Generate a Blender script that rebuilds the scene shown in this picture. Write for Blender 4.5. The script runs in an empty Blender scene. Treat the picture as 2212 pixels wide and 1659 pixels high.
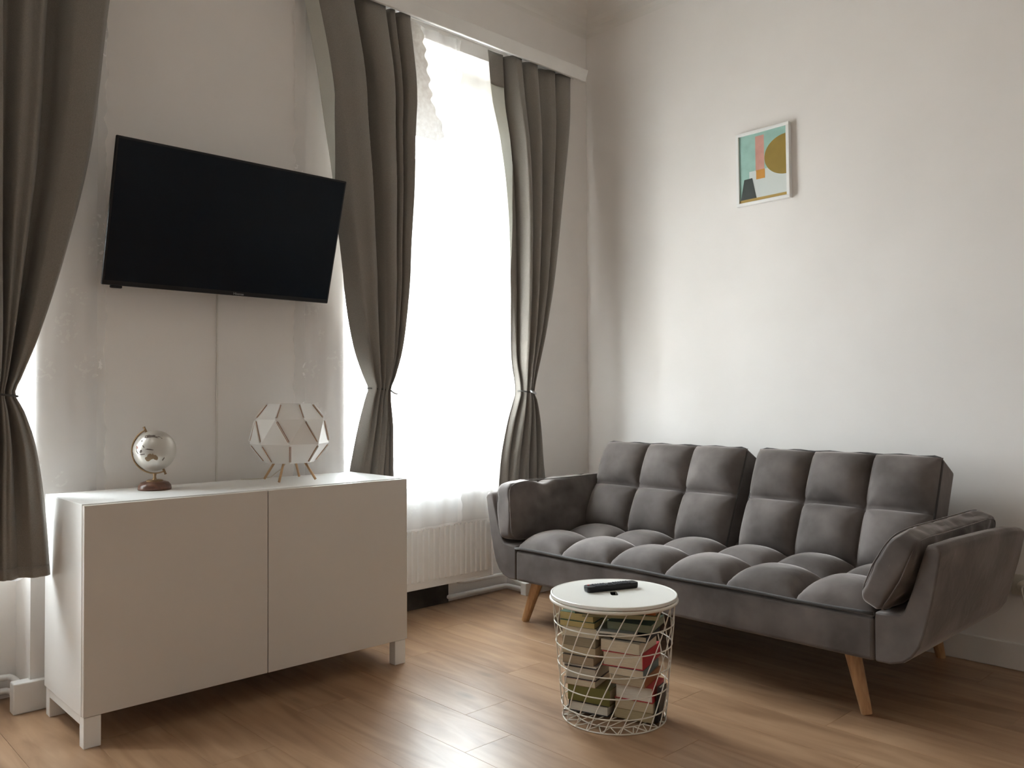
import bpy, bmesh, math, random
from mathutils import Vector, Matrix, noise
random.seed(7)
S = bpy.context.scene
COL = S.collection
PI = math.pi

# ------------------------------------------------------------------ camera
CX, CY, CZ, YAW, PITCH, ROLL, FPX = -3.63975, -3.19976, 1.05423, 0.759001, 0.0169055, -0.0036765, 1802.44
fwd = Vector((math.sin(YAW)*math.cos(PITCH), math.cos(YAW)*math.cos(PITCH), math.sin(PITCH)))
rgt0 = Vector((math.cos(YAW), -math.sin(YAW), 0)); up0 = rgt0.cross(fwd)
rgt = math.cos(ROLL)*rgt0 + math.sin(ROLL)*up0
upv = math.cos(ROLL)*up0 - math.sin(ROLL)*rgt0
cd = bpy.data.cameras.new('camera'); cam = bpy.data.objects.new('camera', cd); COL.objects.link(cam)
cd.sensor_width = 36.0; cd.lens = FPX*36.0/2212.0; cd.clip_start = 0.05
M = Matrix((rgt, upv, -fwd)).transposed().to_4x4(); M.translation = (CX, CY, CZ)
cam.matrix_world = M
S.camera = cam

# ------------------------------------------------------------------ world, portals, exposure
W = bpy.data.worlds.new('World'); S.world = W; W.use_nodes = True
nt = W.node_tree; nt.nodes.clear()
out = nt.nodes.new('ShaderNodeOutputWorld'); bg = nt.nodes.new('ShaderNodeBackground')
tc = nt.nodes.new('ShaderNodeTexCoord'); sp = nt.nodes.new('ShaderNodeSeparateXYZ')
mr = nt.nodes.new('ShaderNodeMapRange'); mr.inputs[1].default_value = -0.25; mr.inputs[2].default_value = 0.35
mx = nt.nodes.new('ShaderNodeMix'); mx.data_type = 'RGBA'
mx.inputs[6].default_value = (0.50, 0.48, 0.46, 1); mx.inputs[7].default_value = (0.86, 0.925, 1.0, 1)
L = nt.links.new
L(tc.outputs['Generated'], sp.inputs[0]); L(sp.outputs[2], mr.inputs[0]); L(mr.outputs[0], mx.inputs[0])
L(mx.outputs[2], bg.inputs[0]); L(bg.outputs[0], out.inputs[0])
bg.inputs[1].default_value = 9.0
WINX = [(-1.63, -0.47), (-4.00, -2.868)]          # window niches in the window wall
for i, (a, b) in enumerate(WINX):
    ld = bpy.data.lights.new('daylight_portal', 'AREA'); ld.shape = 'RECTANGLE'
    ld.size = b-a; ld.size_y = 1.95; ld.cycles.is_portal = True
    lo = bpy.data.objects.new('daylight_portal', ld); COL.objects.link(lo)
    lo.location = ((a+b)/2, 0.47, 1.60); lo.rotation_euler = (-PI/2, 0, 0)
S.view_settings.view_transform = 'Standard'; S.view_settings.look = 'None'
S.view_settings.gamma = 1.0; S.view_settings.use_curve_mapping = False
S.view_settings.exposure = 2.4
S.cycles.max_bounces = 14; S.cycles.diffuse_bounces = 8; S.cycles.transparent_max_bounces = 16
S.cycles.transmission_bounces = 10; S.cycles.sample_clamp_indirect = 6.0

# ------------------------------------------------------------------ materials
def mat(name, col, rough=0.6, metal=0.0, spec=0.5, **kw):
    m = bpy.data.materials.new(name); m.use_nodes = True
    b = m.node_tree.nodes['Principled BSDF']
    b.inputs['Base Color'].default_value = (*col, 1); b.inputs['Roughness'].default_value = rough
    b.inputs['Metallic'].default_value = metal; b.inputs['Specular IOR Level'].default_value = spec
    for k, v in kw.items(): b.inputs[k.replace('_', ' ')].default_value = v
    return m
def vary(m, c1, c2, scale=8.0, detail=4.0, stretch=(1, 1, 1), lo=0.35, hi=0.65, bump=0.0, bump_scale=None, dist=0.002, coord='Object'):
    """noise between two colours, optional bump"""
    n = m.node_tree; b = n.nodes['Principled BSDF']
    t = n.nodes.new('ShaderNodeTexCoord'); mp = n.nodes.new('ShaderNodeMapping'); mp.inputs['Scale'].default_value = stretch
    nz = n.nodes.new('ShaderNodeTexNoise'); nz.inputs['Scale'].default_value = scale; nz.inputs['Detail'].default_value = detail
    r = n.nodes.new('ShaderNodeValToRGB')
    r.color_ramp.elements[0].position = lo; r.color_ramp.elements[0].color = (*c1, 1)
    r.color_ramp.elements[1].position = hi; r.color_ramp.elements[1].color = (*c2, 1)
    n.links.new(t.outputs[coord], mp.inputs[0]); n.links.new(mp.outputs[0], nz.inputs['Vector'])
    n.links.new(nz.outputs[0], r.inputs[0]); n.links.new(r.outputs[0], b.inputs['Base Color'])
    if bump:
        nb = n.nodes.new('ShaderNodeTexNoise'); nb.inputs['Scale'].default_value = bump_scale or scale; nb.inputs['Detail'].default_value = 3
        n.links.new(mp.outputs[0], nb.inputs['Vector'])
        bp = n.nodes.new('ShaderNodeBump'); bp.inputs['Strength'].default_value = bump; bp.inputs['Distance'].default_value = dist
        n.links.new(nb.outputs[0], bp.inputs['Height']); n.links.new(bp.outputs[0], b.inputs['Normal'])
    return m

M_wall = vary(mat('wall_paint', (.8, .77, .73), 0.92, spec=0.2), (.795, .765, .738), (.83, .80, .774), 2.2, 3, bump=0.12, bump_scale=60, dist=0.002)
M_ceil = mat('ceiling_paint', (.78, .755, .72), 0.95, spec=0.2)
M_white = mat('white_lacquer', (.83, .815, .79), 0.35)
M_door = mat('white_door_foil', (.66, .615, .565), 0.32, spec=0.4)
M_trim = vary(mat('trim_paint', (.80, .785, .76), 0.5), (.77, .755, .73), (.82, .805, .78), 6)
M_radw = mat('radiator_enamel', (.90, .895, .88), 0.35)
M_frame_w = mat('window_frame_paint', (.80, .80, .78), 0.5)

def velvet():
    m = mat('grey_velvet', (.1, .095, .09), 0.85, spec=0.25)
    vary(m, (.094, .080, .074), (.180, .156, .145), 5.5, 4, lo=0.36, hi=0.68, bump=0.15, bump_scale=260, dist=0.0006)
    b = m.node_tree.nodes['Principled BSDF']
    n = m.node_tree; tcv = n.nodes.new('ShaderNodeTexCoord'); wn = n.nodes.new('ShaderNodeTexNoise'); wn.inputs['Scale'].default_value = 11; wn.inputs['Detail'].default_value = 2; wn.inputs['Distortion'].default_value = 1.6
    n.links.new(tcv.outputs['Object'], wn.inputs['Vector']); wb = n.nodes.new('ShaderNodeBump'); wb.inputs['Strength'].default_value = 0.13; wb.inputs['Distance'].default_value = 0.010
    n.links.new(wn.outputs[0], wb.inputs['Height'])
    ob = b.inputs['Normal'].links[0].from_node; n.links.new(wb.outputs[0], ob.inputs['Normal'])
    b.inputs['Sheen Weight'].default_value = 0.75; b.inputs['Sheen Roughness'].default_value = 0.30
    b.inputs['Sheen Tint'].default_value = (.84, .76, .72, 1)
    return m
M_velvet = velvet()
M_pipe_v = mat('velvet_piping', (.062, .056, .053), 0.8, spec=0.2, Sheen_Weight=0.3)
def woodm(name, c1, c2, rough=0.45, scale=6.0, stretch=(18, 18, 1.2)):
    return vary(mat(name, c1, rough), c1, c2, scale, 5, stretch, 0.3, 0.7)
M_leg = woodm('beech_leg', (.42, .22, .095), (.56, .33, .16))
M_stick = woodm('copper_wood', (.36, .17, .085), (.45, .23, .12))
M_dowel = woodm('lamp_dowel', (.50, .30, .15), (.62, .40, .22))
M_globe_wood = woodm('dark_base_wood', (.075, .030, .017), (.16, .066, .036), 0.3, 5, (3, 20, 20))
M_brass = mat('antique_brass', (.30, .20, .11), 0.42, 0.85)
M_black = mat('black_plastic', (.008, .008, .010), 0.40, spec=0.35)
M_screen = mat('tv_screen', (.004, .008, .014), 0.25, spec=0.22)
M_button = mat('rubber_button', (.04, .04, .045), 0.6)
M_red = mat('red_button', (.5, .02, .02), 0.5)
M_logo = mat('silver_logo', (.45, .46, .48), 0.35, 0.6)
M_metal = mat('satin_steel', (.55, .56, .58), 0.3, 0.9)
M_wire = mat('white_wire', (.78, .74, .66), 0.4)
M_top = mat('tray_enamel', (.80, .785, .735), 0.28)
M_pipe = mat('pipe_paint', (.80, .79, .77), 0.35)
M_cord = mat('pale_cord', (.62, .56, .47), 0.6)
M_cable = mat('wall_cable', (.70, .67, .62), 0.6)
M_socket = mat('socket_plastic', (.62, .58, .50), 0.45)

M_tie = mat('dark_cord', (.06, .055, .05), .8)
def cloth(name, c1, c2, trans=0.12):
    m = mat(name, c1, 0.95, spec=0.12, Sheen_Weight=0.15)
    n = m.node_tree; b = n.nodes['Principled BSDF']
    vary(m, c1, c2, 520, 2, (1, 1, 0.5), 0.3, 0.7, bump=0.3, bump_scale=600, dist=0.0006)
    tr = n.nodes.new('ShaderNodeBsdfTranslucent'); tr.inputs[0].default_value = (min(.8, c2[0]*1.5), min(.8, c2[1]*1.5), min(.8, c2[2]*1.5), 1)
    mix = n.nodes.new('ShaderNodeMixShader'); mix.inputs[0].default_value = trans
    n.links.new(b.outputs[0], mix.inputs[1]); n.links.new(tr.outputs[0], mix.inputs[2])
    n.links.new(mix.outputs[0], n.nodes['Material Output'].inputs[0])
    return m
M_curtain = cloth('taupe_curtain_weave', (.220, .200, .178), (.275, .252, .226), 0.025)
M_lining = cloth('pale_curtain_lining', (.52, .51, .46), (.57, .56, .51), 0.22)

def sheer(name, pat=0.55, base=0.40):
    m = bpy.data.materials.new(name); m.use_nodes = True; n = m.node_tree; n.nodes.clear(); l = n.links.new
    o = n.nodes.new('ShaderNodeOutputMaterial'); tp = n.nodes.new('ShaderNodeBsdfTransparent')
    tp.inputs[0].default_value = (1, 1, 1, 1)
    df = n.nodes.new('ShaderNodeBsdfDiffuse'); df.inputs[0].default_value = (.88, .87, .86, 1)
    tl = n.nodes.new('ShaderNodeBsdfTranslucent'); tl.inputs[0].default_value = (.90, .90, .90, 1)
    m1 = n.nodes.new('ShaderNodeMixShader'); m1.inputs[0].default_value = 0.5
    l(df.outputs[0], m1.inputs[1]); l(tl.outputs[0], m1.inputs[2])
    t = n.nodes.new('ShaderNodeTexCoord')
    mp = n.nodes.new('ShaderNodeMapping'); mp.inputs['Scale'].default_value = (1, 0.15, 1); l(t.outputs['Object'], mp.inputs[0])
    vo = n.nodes.new('ShaderNodeTexVoronoi'); vo.inputs['Scale'].default_value = 6.5; l(mp.outputs[0], vo.inputs['Vector'])
    nz = n.nodes.new('ShaderNodeTexNoise'); nz.inputs['Scale'].default_value = 55; nz.inputs['Detail'].default_value = 3; l(mp.outputs[0], nz.inputs['Vector'])
    a = n.nodes.new('ShaderNodeMath'); a.operation = 'LESS_THAN'; a.inputs[1].default_value = 0.30; l(vo.outputs['Distance'], a.inputs[0])
    g = n.nodes.new('ShaderNodeMath'); g.operation = 'GREATER_THAN'; g.inputs[1].default_value = 0.56; l(nz.outputs[0], g.inputs[0])
    x = n.nodes.new('ShaderNodeMath'); x.operation = 'MULTIPLY'; l(a.outputs[0], x.inputs[0]); l(g.outputs[0], x.inputs[1])
    y = n.nodes.new('ShaderNodeMath'); y.operation = 'MULTIPLY_ADD'; y.inputs[1].default_value = pat-base; y.inputs[2].default_value = base
    l(x.outputs[0], y.inputs[0])
    m2 = n.nodes.new('ShaderNodeMixShader'); l(y.outputs[0], m2.inputs[0]); l(tp.outputs[0], m2.inputs[1]); l(m1.outputs[0], m2.inputs[2])
    l(m2.outputs[0], o.inputs[0])
    return m
M_sheer = sheer('lace_voile', 0.43, 0.40)
M_lace = sheer('lace_border', 0.72, 0.55)

def glassm():
    m = bpy.data.materials.new('window_glass'); m.use_nodes = True; n = m.node_tree; n.nodes.clear(); l = n.links.new
    o = n.nodes.new('ShaderNodeOutputMaterial'); tp = n.nodes.new('ShaderNodeBsdfTransparent'); tp.inputs[0].default_value = (.95, .97, .96, 1)
    gl = n.nodes.new('ShaderNodeBsdfGlossy'); gl.inputs['Roughness'].default_value = 0.02
    fr = n.nodes.new('ShaderNodeFresnel'); fr.inputs[0].default_value = 1.45
    gm = n.nodes.new('ShaderNodeNewGeometry'); sb = n.nodes.new('ShaderNodeMath'); sb.operation = 'SUBTRACT'; sb.inputs[0].default_value = 1.0
    l(gm.outputs['Backfacing'], sb.inputs[1]); ml = n.nodes.new('ShaderNodeMath'); ml.operation = 'MULTIPLY'; l(fr.outputs[0], ml.inputs[0]); l(sb.outputs[0], ml.inputs[1])
    mx_ = n.nodes.new('ShaderNodeMixShader'); l(ml.outputs[0], mx_.inputs[0]); l(tp.outputs[0], mx_.inputs[1]); l(gl.outputs[0], mx_.inputs[2])
    l(mx_.outputs[0], o.inputs[0]); return m
M_glass = glassm()

def plank_mat():
    m = mat('oak_laminate', (.4, .25, .13), 0.34, spec=0.55)
    n = m.node_tree; l = n.links.new; b = n.nodes['Principled BSDF']
    t = n.nodes.new('ShaderNodeTexCoord'); oi = n.nodes.new('ShaderNodeObjectInfo')
    mp = n.nodes.new('ShaderNodeMapping'); mp.inputs['Scale'].default_value = (9, 1.1, 1)
    ad = n.nodes.new('ShaderNodeVectorMath'); ad.operation = 'ADD'
    sc = n.nodes.new('ShaderNodeVectorMath'); sc.operation = 'SCALE'; sc.inputs[0].default_value = (13, 29, 7)
    l(oi.outputs['Random'], sc.inputs['Scale']); l(t.outputs['Object'], ad.inputs[0]); l(sc.outputs[0], ad.inputs[1]); l(ad.outputs[0], mp.inputs[0])
    nz = n.nodes.new('ShaderNodeTexNoise'); nz.inputs['Scale'].default_value = 1.6; nz.inputs['Detail'].default_value = 7; nz.inputs['Distortion'].default_value = 1.1
    l(mp.outputs[0], nz.inputs['Vector'])
    r = n.nodes.new('ShaderNodeValToRGB'); e = r.color_ramp.elements
    e[0].position = 0.30; e[0].color = (.258, .146, .080, 1); e[1].position = 0.72; e[1].color = (.43, .276, .166, 1)
    k = e.new(0.48); k.color = (.345, .208, .119, 1)
    l(nz.outputs[0], r.inputs[0])
    # knots
    mp2 = n.nodes.new('ShaderNodeMapping'); mp2.inputs['Scale'].default_value = (5.5, 1.9, 1); l(ad.outputs[0], mp2.inputs[0])
    vo = n.nodes.new('ShaderNodeTexVoronoi'); vo.inputs['Scale'].default_value = 1.0; l(mp2.outputs[0], vo.inputs['Vector'])
    kr = n.nodes.new('ShaderNodeMapRange'); kr.inputs[1].default_value = 0.02; kr.inputs[2].default_value = 0.13; kr.inputs[3].default_value = 0.62; kr.inputs[4].default_value = 1.0
    l(vo.outputs['Distance'], kr.inputs[0])
    mu = n.nodes.new('ShaderNodeMix'); mu.data_type = 'RGBA'; mu.blend_type = 'MULTIPLY'; mu.inputs[0].default_value = 1.0
    l(r.outputs[0], mu.inputs[6]); l(kr.outputs[0], mu.inputs[7])
    hs = n.nodes.new('ShaderNodeHueSaturation'); vr = n.nodes.new('ShaderNodeMapRange'); vr.inputs[3].default_value = 0.95; vr.inputs[4].default_value = 1.05
    l(oi.outputs['Random'], vr.inputs[0]); l(vr.outputs[0], hs.inputs['Value']); l(mu.outputs[2], hs.inputs['Color'])
    l(hs.outputs[0], b.inputs['Base Color'])
    bp = n.nodes.new('ShaderNodeBump'); bp.inputs['Strength'].default_value = 0.025; bp.inputs['Distance'].default_value = 0.002
    l(nz.outputs[0], bp.inputs['Height']); l(bp.outputs[0], b.inputs['Normal'])
    return m
M_plank = plank_mat()
M_sub = mat('subfloor', (.10, .06, .04), 0.8)

# ------------------------------------------------------------------ geometry helpers
def mesh_obj(name, bm, m, parent=None, smooth=False, bevel=0.0, segs=2, solid=0.0, sub=0):
    me = bpy.data.meshes.new(name); bm.normal_update(); bm.to_mesh(me); bm.free()
    ms = m if isinstance(m, (list, tuple)) else [m]
    for k in ms: me.materials.append(k)
    if smooth: me.polygons.foreach_set('use_smooth', [True]*len(me.polygons))
    o = bpy.data.objects.new(name, me); COL.objects.link(o)
    if parent: o.parent = parent
    if solid:
        s = o.modifiers.new('solid', 'SOLIDIFY'); s.thickness = solid; s.offset = 0
    if bevel:
        b = o.modifiers.new('bevel', 'BEVEL'); b.width = bevel; b.segments = segs; b.limit_method = 'ANGLE'; b.angle_limit = 0.6
        b.harden_normals = False
    if sub:
        s = o.modifiers.new('sub', 'SUBSURF'); s.levels = sub; s.render_levels = sub
    return o
def box(bm, x0, x1, y0, y1, z0, z1, mi=0, M=None):
    vs = [bm.verts.new(p) for p in ((x0, y0, z0), (x1, y0, z0), (x1, y1, z0), (x0, y1, z0), (x0, y0, z1), (x1, y0, z1), (x1, y1, z1), (x0, y1, z1))]
    if M is not None:
        for v in vs: v.co = M @ v.co
    for f in ((0, 3, 2, 1), (4, 5, 6, 7), (0, 1, 5, 4), (1, 2, 6, 5), (2, 3, 7, 6), (3, 0, 4, 7)):
        q = bm.faces.new([vs[i] for i in f]); q.material_index = mi
def boxes(*bs):
    bm = bmesh.new()
    for b in bs: box(bm, *b)
    return bm
def tube(bm, pts, rad, n=8, closed=False, caps=True):
    pts = [Vector(p) for p in pts]; N = len(pts)
    rr = rad if isinstance(rad, (list, tuple)) else [rad]*N
    rings = []; prev = None
    for i in range(N):
        if closed: d = pts[(i+1) % N]-pts[i-1]
        else: d = pts[min(i+1, N-1)]-pts[max(i-1, 0)]
        d.normalize()
        if prev is None:
            a = Vector((0, 0, 1)) if abs(d.z) < 0.9 else Vector((1, 0, 0)); u = d.cross(a).normalized()
        else: u = (prev-d*prev.dot(d)).normalized()
        prev = u; v = d.cross(u)
        rings.append([bm.verts.new(pts[i]+rr[i]*(math.cos(2*PI*k/n)*u+math.sin(2*PI*k/n)*v)) for k in range(n)])
    for i in range(N if closed else N-1):
        a, b = rings[i], rings[(i+1) % N]
        if closed and i == N-1:      # align the last join
            best = min(range(n), key=lambda s: sum((a[k].co-b[(k+s) % n].co).length for k in range(n)))
            b = [b[(k+best) % n] for k in range(n)]
        for k in range(n): bm.faces.new((a[k], a[(k+1) % n], b[(k+1) % n], b[k]))
    if not closed and caps: bm.faces.new(rings[0][::-1]); bm.faces.new(rings[-1])
def lathe(bm, prof, n=32, c=(0, 0, 0), M=None):
    c = Vector(c); rings = []
    for r, z in prof:
        if r < 1e-5: rings.append([bm.verts.new(c+Vector((0, 0, z)))])
        else: rings.append([bm.verts.new(c+Vector((r*math.cos(2*PI*k/n), r*math.sin(2*PI*k/n), z))) for k in range(n)])
    for a, b in zip(rings, rings[1:]):
        for k in range(n):
            k2 = (k+1) % n
            if len(a) == 1 and len(b) == 1: continue
            if len(a) == 1: bm.faces.new((a[0], b[k2], b[k]))
            elif len(b) == 1: bm.faces.new((a[k], a[k2], b[0]))
            else: bm.faces.new((a[k], a[k2], b[k2], b[k]))
    if M is not None:
        for rg in rings:
            for v in rg: v.co = M @ v.co
def prism(bm, poly, axis, a, b):
    """poly: 2D points, extruded along axis 0/1/2 from a to b"""
    def P(p, t):
        return (t, p[0], p[1]) if axis == 0 else (p[0], t, p[1]) if axis == 1 else (p[0], p[1], t)
    A = [bm.verts.new(P(p, a)) for p in poly]; B = [bm.verts.new(P(p, b)) for p in poly]; n = len(poly)
    bm.faces.new(A[::-1]); bm.faces.new(B)
    for i in range(n): bm.faces.new((A[i], A[(i+1) % n], B[(i+1) % n], B[i]))
    bmesh.ops.recalc_face_normals(bm, faces=bm.faces[:])
def grid(bm, nu, nv, fn, mi=None):
    g = [[bm.verts.new(fn(i/(nu-1), j/(nv-1))) for i in range(nu)] for j in range(nv)]
    for j in range(nv-1):
        for i in range(nu-1):
            f = bm.faces.new((g[j][i], g[j][i+1], g[j+1][i+1], g[j+1][i]))
            if mi: f.material_index = mi((i+.5)/(nu-1), (j+.5)/(nv-1))
    return g
def lerp_table(tab, x):
    if x <= tab[0][0]: return tab[0][1]
    for (x0, y0), (x1, y1) in zip(tab, tab[1:]):
        if x <= x1: return y0+(y1-y0)*(x-x0)/(x1-x0)
    return tab[-1][1]
def smooth_table(tab, x):
    """monotone-ish cubic through (x, y) points"""
    n = len(tab)
    if x <= tab[0][0]: return tab[0][1]
    if x >= tab[-1][0]: return tab[-1][1]
    for i in range(n-1):
        if x <= tab[i+1][0]: break
    x0, y0 = tab[i]; x1, y1 = tab[i+1]; h = x1-x0; s = (y1-y0)/h
    sl = lambda k: (tab[k+1][1]-tab[k][1])/(tab[k+1][0]-tab[k][0])
    def m(k):
        if k == 0: return sl(0)
        if k == n-1: return sl(n-2)
        a, b = sl(k-1), sl(k)
        return 0 if a*b <= 0 else 2*a*b/(a+b)
    t = (x-x0)/h; m0, m1 = m(i)*h, m(i+1)*h
    return (2*t**3-3*t*t+1)*y0+(t**3-2*t*t+t)*m0+(-2*t**3+3*t*t)*y1+(t**3-t*t)*m1

def tag(o, label=None, cat=None, group=None, kind=None):
    if label: o['label'] = label
    if cat: o['category'] = cat
    if group: o['group'] = group
    if kind: o['kind'] = kind
    return o
def thing(name, label, cat, loc=(0, 0, 0), rz=0.0, group=None):
    o = bpy.data.objects.new(name, None); COL.objects.link(o); o.empty_display_size = 0.1
    o.location = loc; o.rotation_euler = (0, 0, rz)
    return tag(o, label, cat, group)
def struct(name, bm, m, label, **kw):
    o = mesh_obj(name, bm, m, **kw); return tag(o, label, None, None, 'structure')

# ------------------------------------------------------------------ room shell
ZC = 3.30; XL, XR, YB, YT = -5.3, 0.0, -6.0, 0.45; ZS, ZH = 0.645, 2.80
bm = boxes((-0.47, 0.3, 0, YT, -.05, ZC+.1), (-2.868, -1.63, 0, YT, -.05, ZC+.1), (XL-.2, -4.00, 0, YT, -.05, ZC+.1),
           (-1.63, -.47, 0, YT, ZH, ZC+.1), (-4.00, -2.868, 0, YT, ZH, ZC+.1),
           (-1.63, -.47, .19, YT, -.05, ZS-.03), (-4.00, -2.868, .19, YT, -.05, ZS-.03))
struct('wall_left', bm, M_wall, 'off-white plaster wall with two window niches behind the curtains')
struct('wall_right', boxes((0, .2, YB-.2, 0.0, -.05, ZC+.1)), M_wall, 'off-white plaster wall behind the grey sofa')
struct('wall_back', boxes((XL-.2, 0, YB-.2, YB, -.05, ZC+.1)), M_wall, 'off-white wall opposite the windows')
struct('wall_far', boxes((XL-.2, XL, YB, 0, -.05, ZC+.1)), mat('fill_cut_taupe', (.40, .36, .33), .9), 'unseen wall opposite the sofa, darkened to taupe to cut fill light')  # wall out of view, colour lowered to weaken the bounce under the sofa
struct('ceiling', boxes((XL-.2, .2, YB-.2, YT, ZC, ZC+.1)), M_ceil, 'off-white plaster ceiling')
def cove(axis, sgn):
    pts = []; R = 0.16
    for k in range(9):
        a = PI/2*k/8; pts.append((-R+R*math.cos(a), ZC-R+R*math.sin(a)))
    poly = [(p[0], p[1]) for p in pts]+[(0.02, ZC+.02), (0.02, ZC-R)]
    b = bmesh.new(); prism(b, poly, axis, XL if axis == 1 else YB, 0.0); return b
def cove_mesh(which):
    R = 0.16; b = bmesh.new(); poly = [(-R+R*math.cos(PI/2*k/10), ZC-R+R*math.sin(PI/2*k/10)) for k in range(11)]+[(.015, ZC+.015), (.015, ZC-R)]
    if which == 'left':
        A = [b.verts.new((XL, p[0], p[1])) for p in poly]; B = [b.verts.new((0.0, p[0], p[1])) for p in poly]
    else:
        A = [b.verts.new((p[0], YB, p[1])) for p in poly]; B = [b.verts.new((p[0], 0.0, p[1])) for p in poly]
    n = len(poly)
    for i in range(n): b.faces.new((A[i], A[(i+1) % n], B[(i+1) % n], B[i]))
    b.faces.new(A[::-1]); b.faces.new(B); bmesh.ops.recalc_face_normals(b, faces=b.faces[:])
    return b
struct('trim_1', cove_mesh('left'), M_ceil, 'rounded ceiling cove above the windows')
struct('trim_2', cove_mesh('right'), M_ceil, 'rounded ceiling cove above the sofa wall')

# floor: laminate planks running away from the window wall
fl = struct('floor', boxes((XL-.2, .2, YB-.2, YT, -.06, -.009)), M_sub, 'brown oak laminate floor of long planks')
PW, PL = 0.193, 1.285; cache = {}
def plank_mesh(l):
    key = round(l, 3)
    if key not in cache:
        b = bmesh.new(); w = PW/2-.0003; h = l/2-.0003; c = .0005; z = 0.0
        lo = [b.verts.new(p) for p in ((-w, -h, -.009), (w, -h, -.009), (w, h, -.009), (-w, h, -.009))]
        md = [b.verts.new(p) for p in ((-w, -h, -c), (w, -h, -c), (w, h, -c), (-w, h, -c))]
        tp = [b.verts.new(p) for p in ((-w+c, -h+c, z), (w-c, -h+c, z), (w-c, h-c, z), (-w+c, h-c, z))]
        b.faces.new(tp)
        for i in range(4):
            j = (i+1) % 4; b.faces.new((lo[i], lo[j], md[j], md[i])); b.faces.new((md[i], md[j], tp[j], tp[i]))
        me = bpy.data.meshes.new('floor_plank'); b.to_mesh(me); b.free(); me.materials.append(M_plank); cache[key] = me
    return cache[key]
x = 0.10; r = 0
while x > XL-.1:
    y = 0.20; first = True; off = (0.31, .97, .55, 1.18, .12, .77)[r % 6]
    while y > YB:
        l = PL if not first else off*PL/1.285+.08
        first = False
        if y-l < YB: l = y-YB+.05
        if l < .06: break
        o = bpy.data.objects.new('floor_plank', plank_mesh(l)); COL.objects.link(o); o.parent = fl
        o.location = (x-PW/2, y-l/2, 0); y -= l
    x -= PW; r += 1

# skirting and pipe-cover boxes
def skirt(name, b, label): return struct(name, b, M_trim, label, bevel=.004)
skirt('baseboard_right', boxes((-.016, .0, YB, -.03, 0.0, .104)), 'painted skirting board along the wall behind the sofa')
skirt('baseboard_left', boxes((-2.922, -1.62, -.021, .03, 0, .103)), 'white boxed skirting under the wall between the windows')
skirt('baseboard_corner', boxes((-.520, -.0, -.012, .03, 0, .066)), 'short white boxed skirting end in the room corner')
skirt('baseboard_far', boxes((XL, -3.95, -.021, .03, 0, .103)), 'white boxed skirting left of the left window')

struct('trim_3', boxes((-1.63, -.90, .172, .19, 0, .150)), vary(mat('dark_niche_strip', (.05, .04, .035), .95), (.03, .025, .02), (.075, .06, .05), 9), 'dark strip of wall under the radiator')  # dark brown strip set on the niche back below the radiator
# windows: frame, casements, transom, panes, sill
def window(n, a, b, label):
    root = bpy.data.objects.new('window_%d' % n, None); COL.objects.link(root); root.location = ((a+b)/2, .25, ZS); tag(root, label, kind='structure')
    w = (b-a)/2; H = 2.50-ZS; f = .055; zt = 1.50; y0, y1 = -.03, .03
    mesh_obj('window_frame', boxes((-w, -w+f, y0, y1, 0, H), (w-f, w, y0, y1, 0, H), (-w+f, w-f, y0, y1, 0, f), (-w+f, w-f, y0, y1, H-f, H),
             (-w+f, w-f, y0-.02, y1, zt, zt+.13), (-.03, .03, y0-.01, y1, f, zt)), M_frame_w, root, bevel=.004)
    mesh_obj('head_panel', boxes((-w, w, -.02, .10, H, ZH-ZS+.0), (-w, w, -.06, -.02, H+.10, H+.225), (-w, w, -.04, -.02, H, H+.03)), M_frame_w, root, bevel=.004)
    for sx in (-1, 1):
        x0, x1 = (-w+f, -.03) if sx < 0 else (.03, w-f)
        mesh_obj('casement', boxes((x0, x0+.05, -.02, .02, f, zt), (x1-.05, x1, -.02, .02, f, zt), (x0+.05, x1-.05, -.02, .02, f, f+.06), (x0+.05, x1-.05, -.02, .02, zt-.06, zt)), M_frame_w, root, bevel=.003)
        mesh_obj('pane', boxes((x0+.04, x1-.04, -.003, .003, f+.05, zt-.05)), M_glass, root)
    mesh_obj('pane', boxes((-w+f-.01, w-f+.01, -.003, .003, zt+.12, H-f+.01)), M_glass, root)
    mesh_obj('sill', boxes((-w, w, -.10, -.03, -.03, 0.0)), M_frame_w, root, bevel=.005)
    mesh_obj('handle', boxes((-.012, .012, y0-.05, y0-.015, .85, .97), (-.008, .008, y0-.02, y0, .90, .92)), M_metal, root, bevel=.003)
window(1, WINX[0][0], WINX[0][1], 'tall casement window behind the lace, nearest the room corner')
window(2, WINX[1][0], WINX[1][1], 'tall casement window behind the leftmost curtain')

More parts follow.
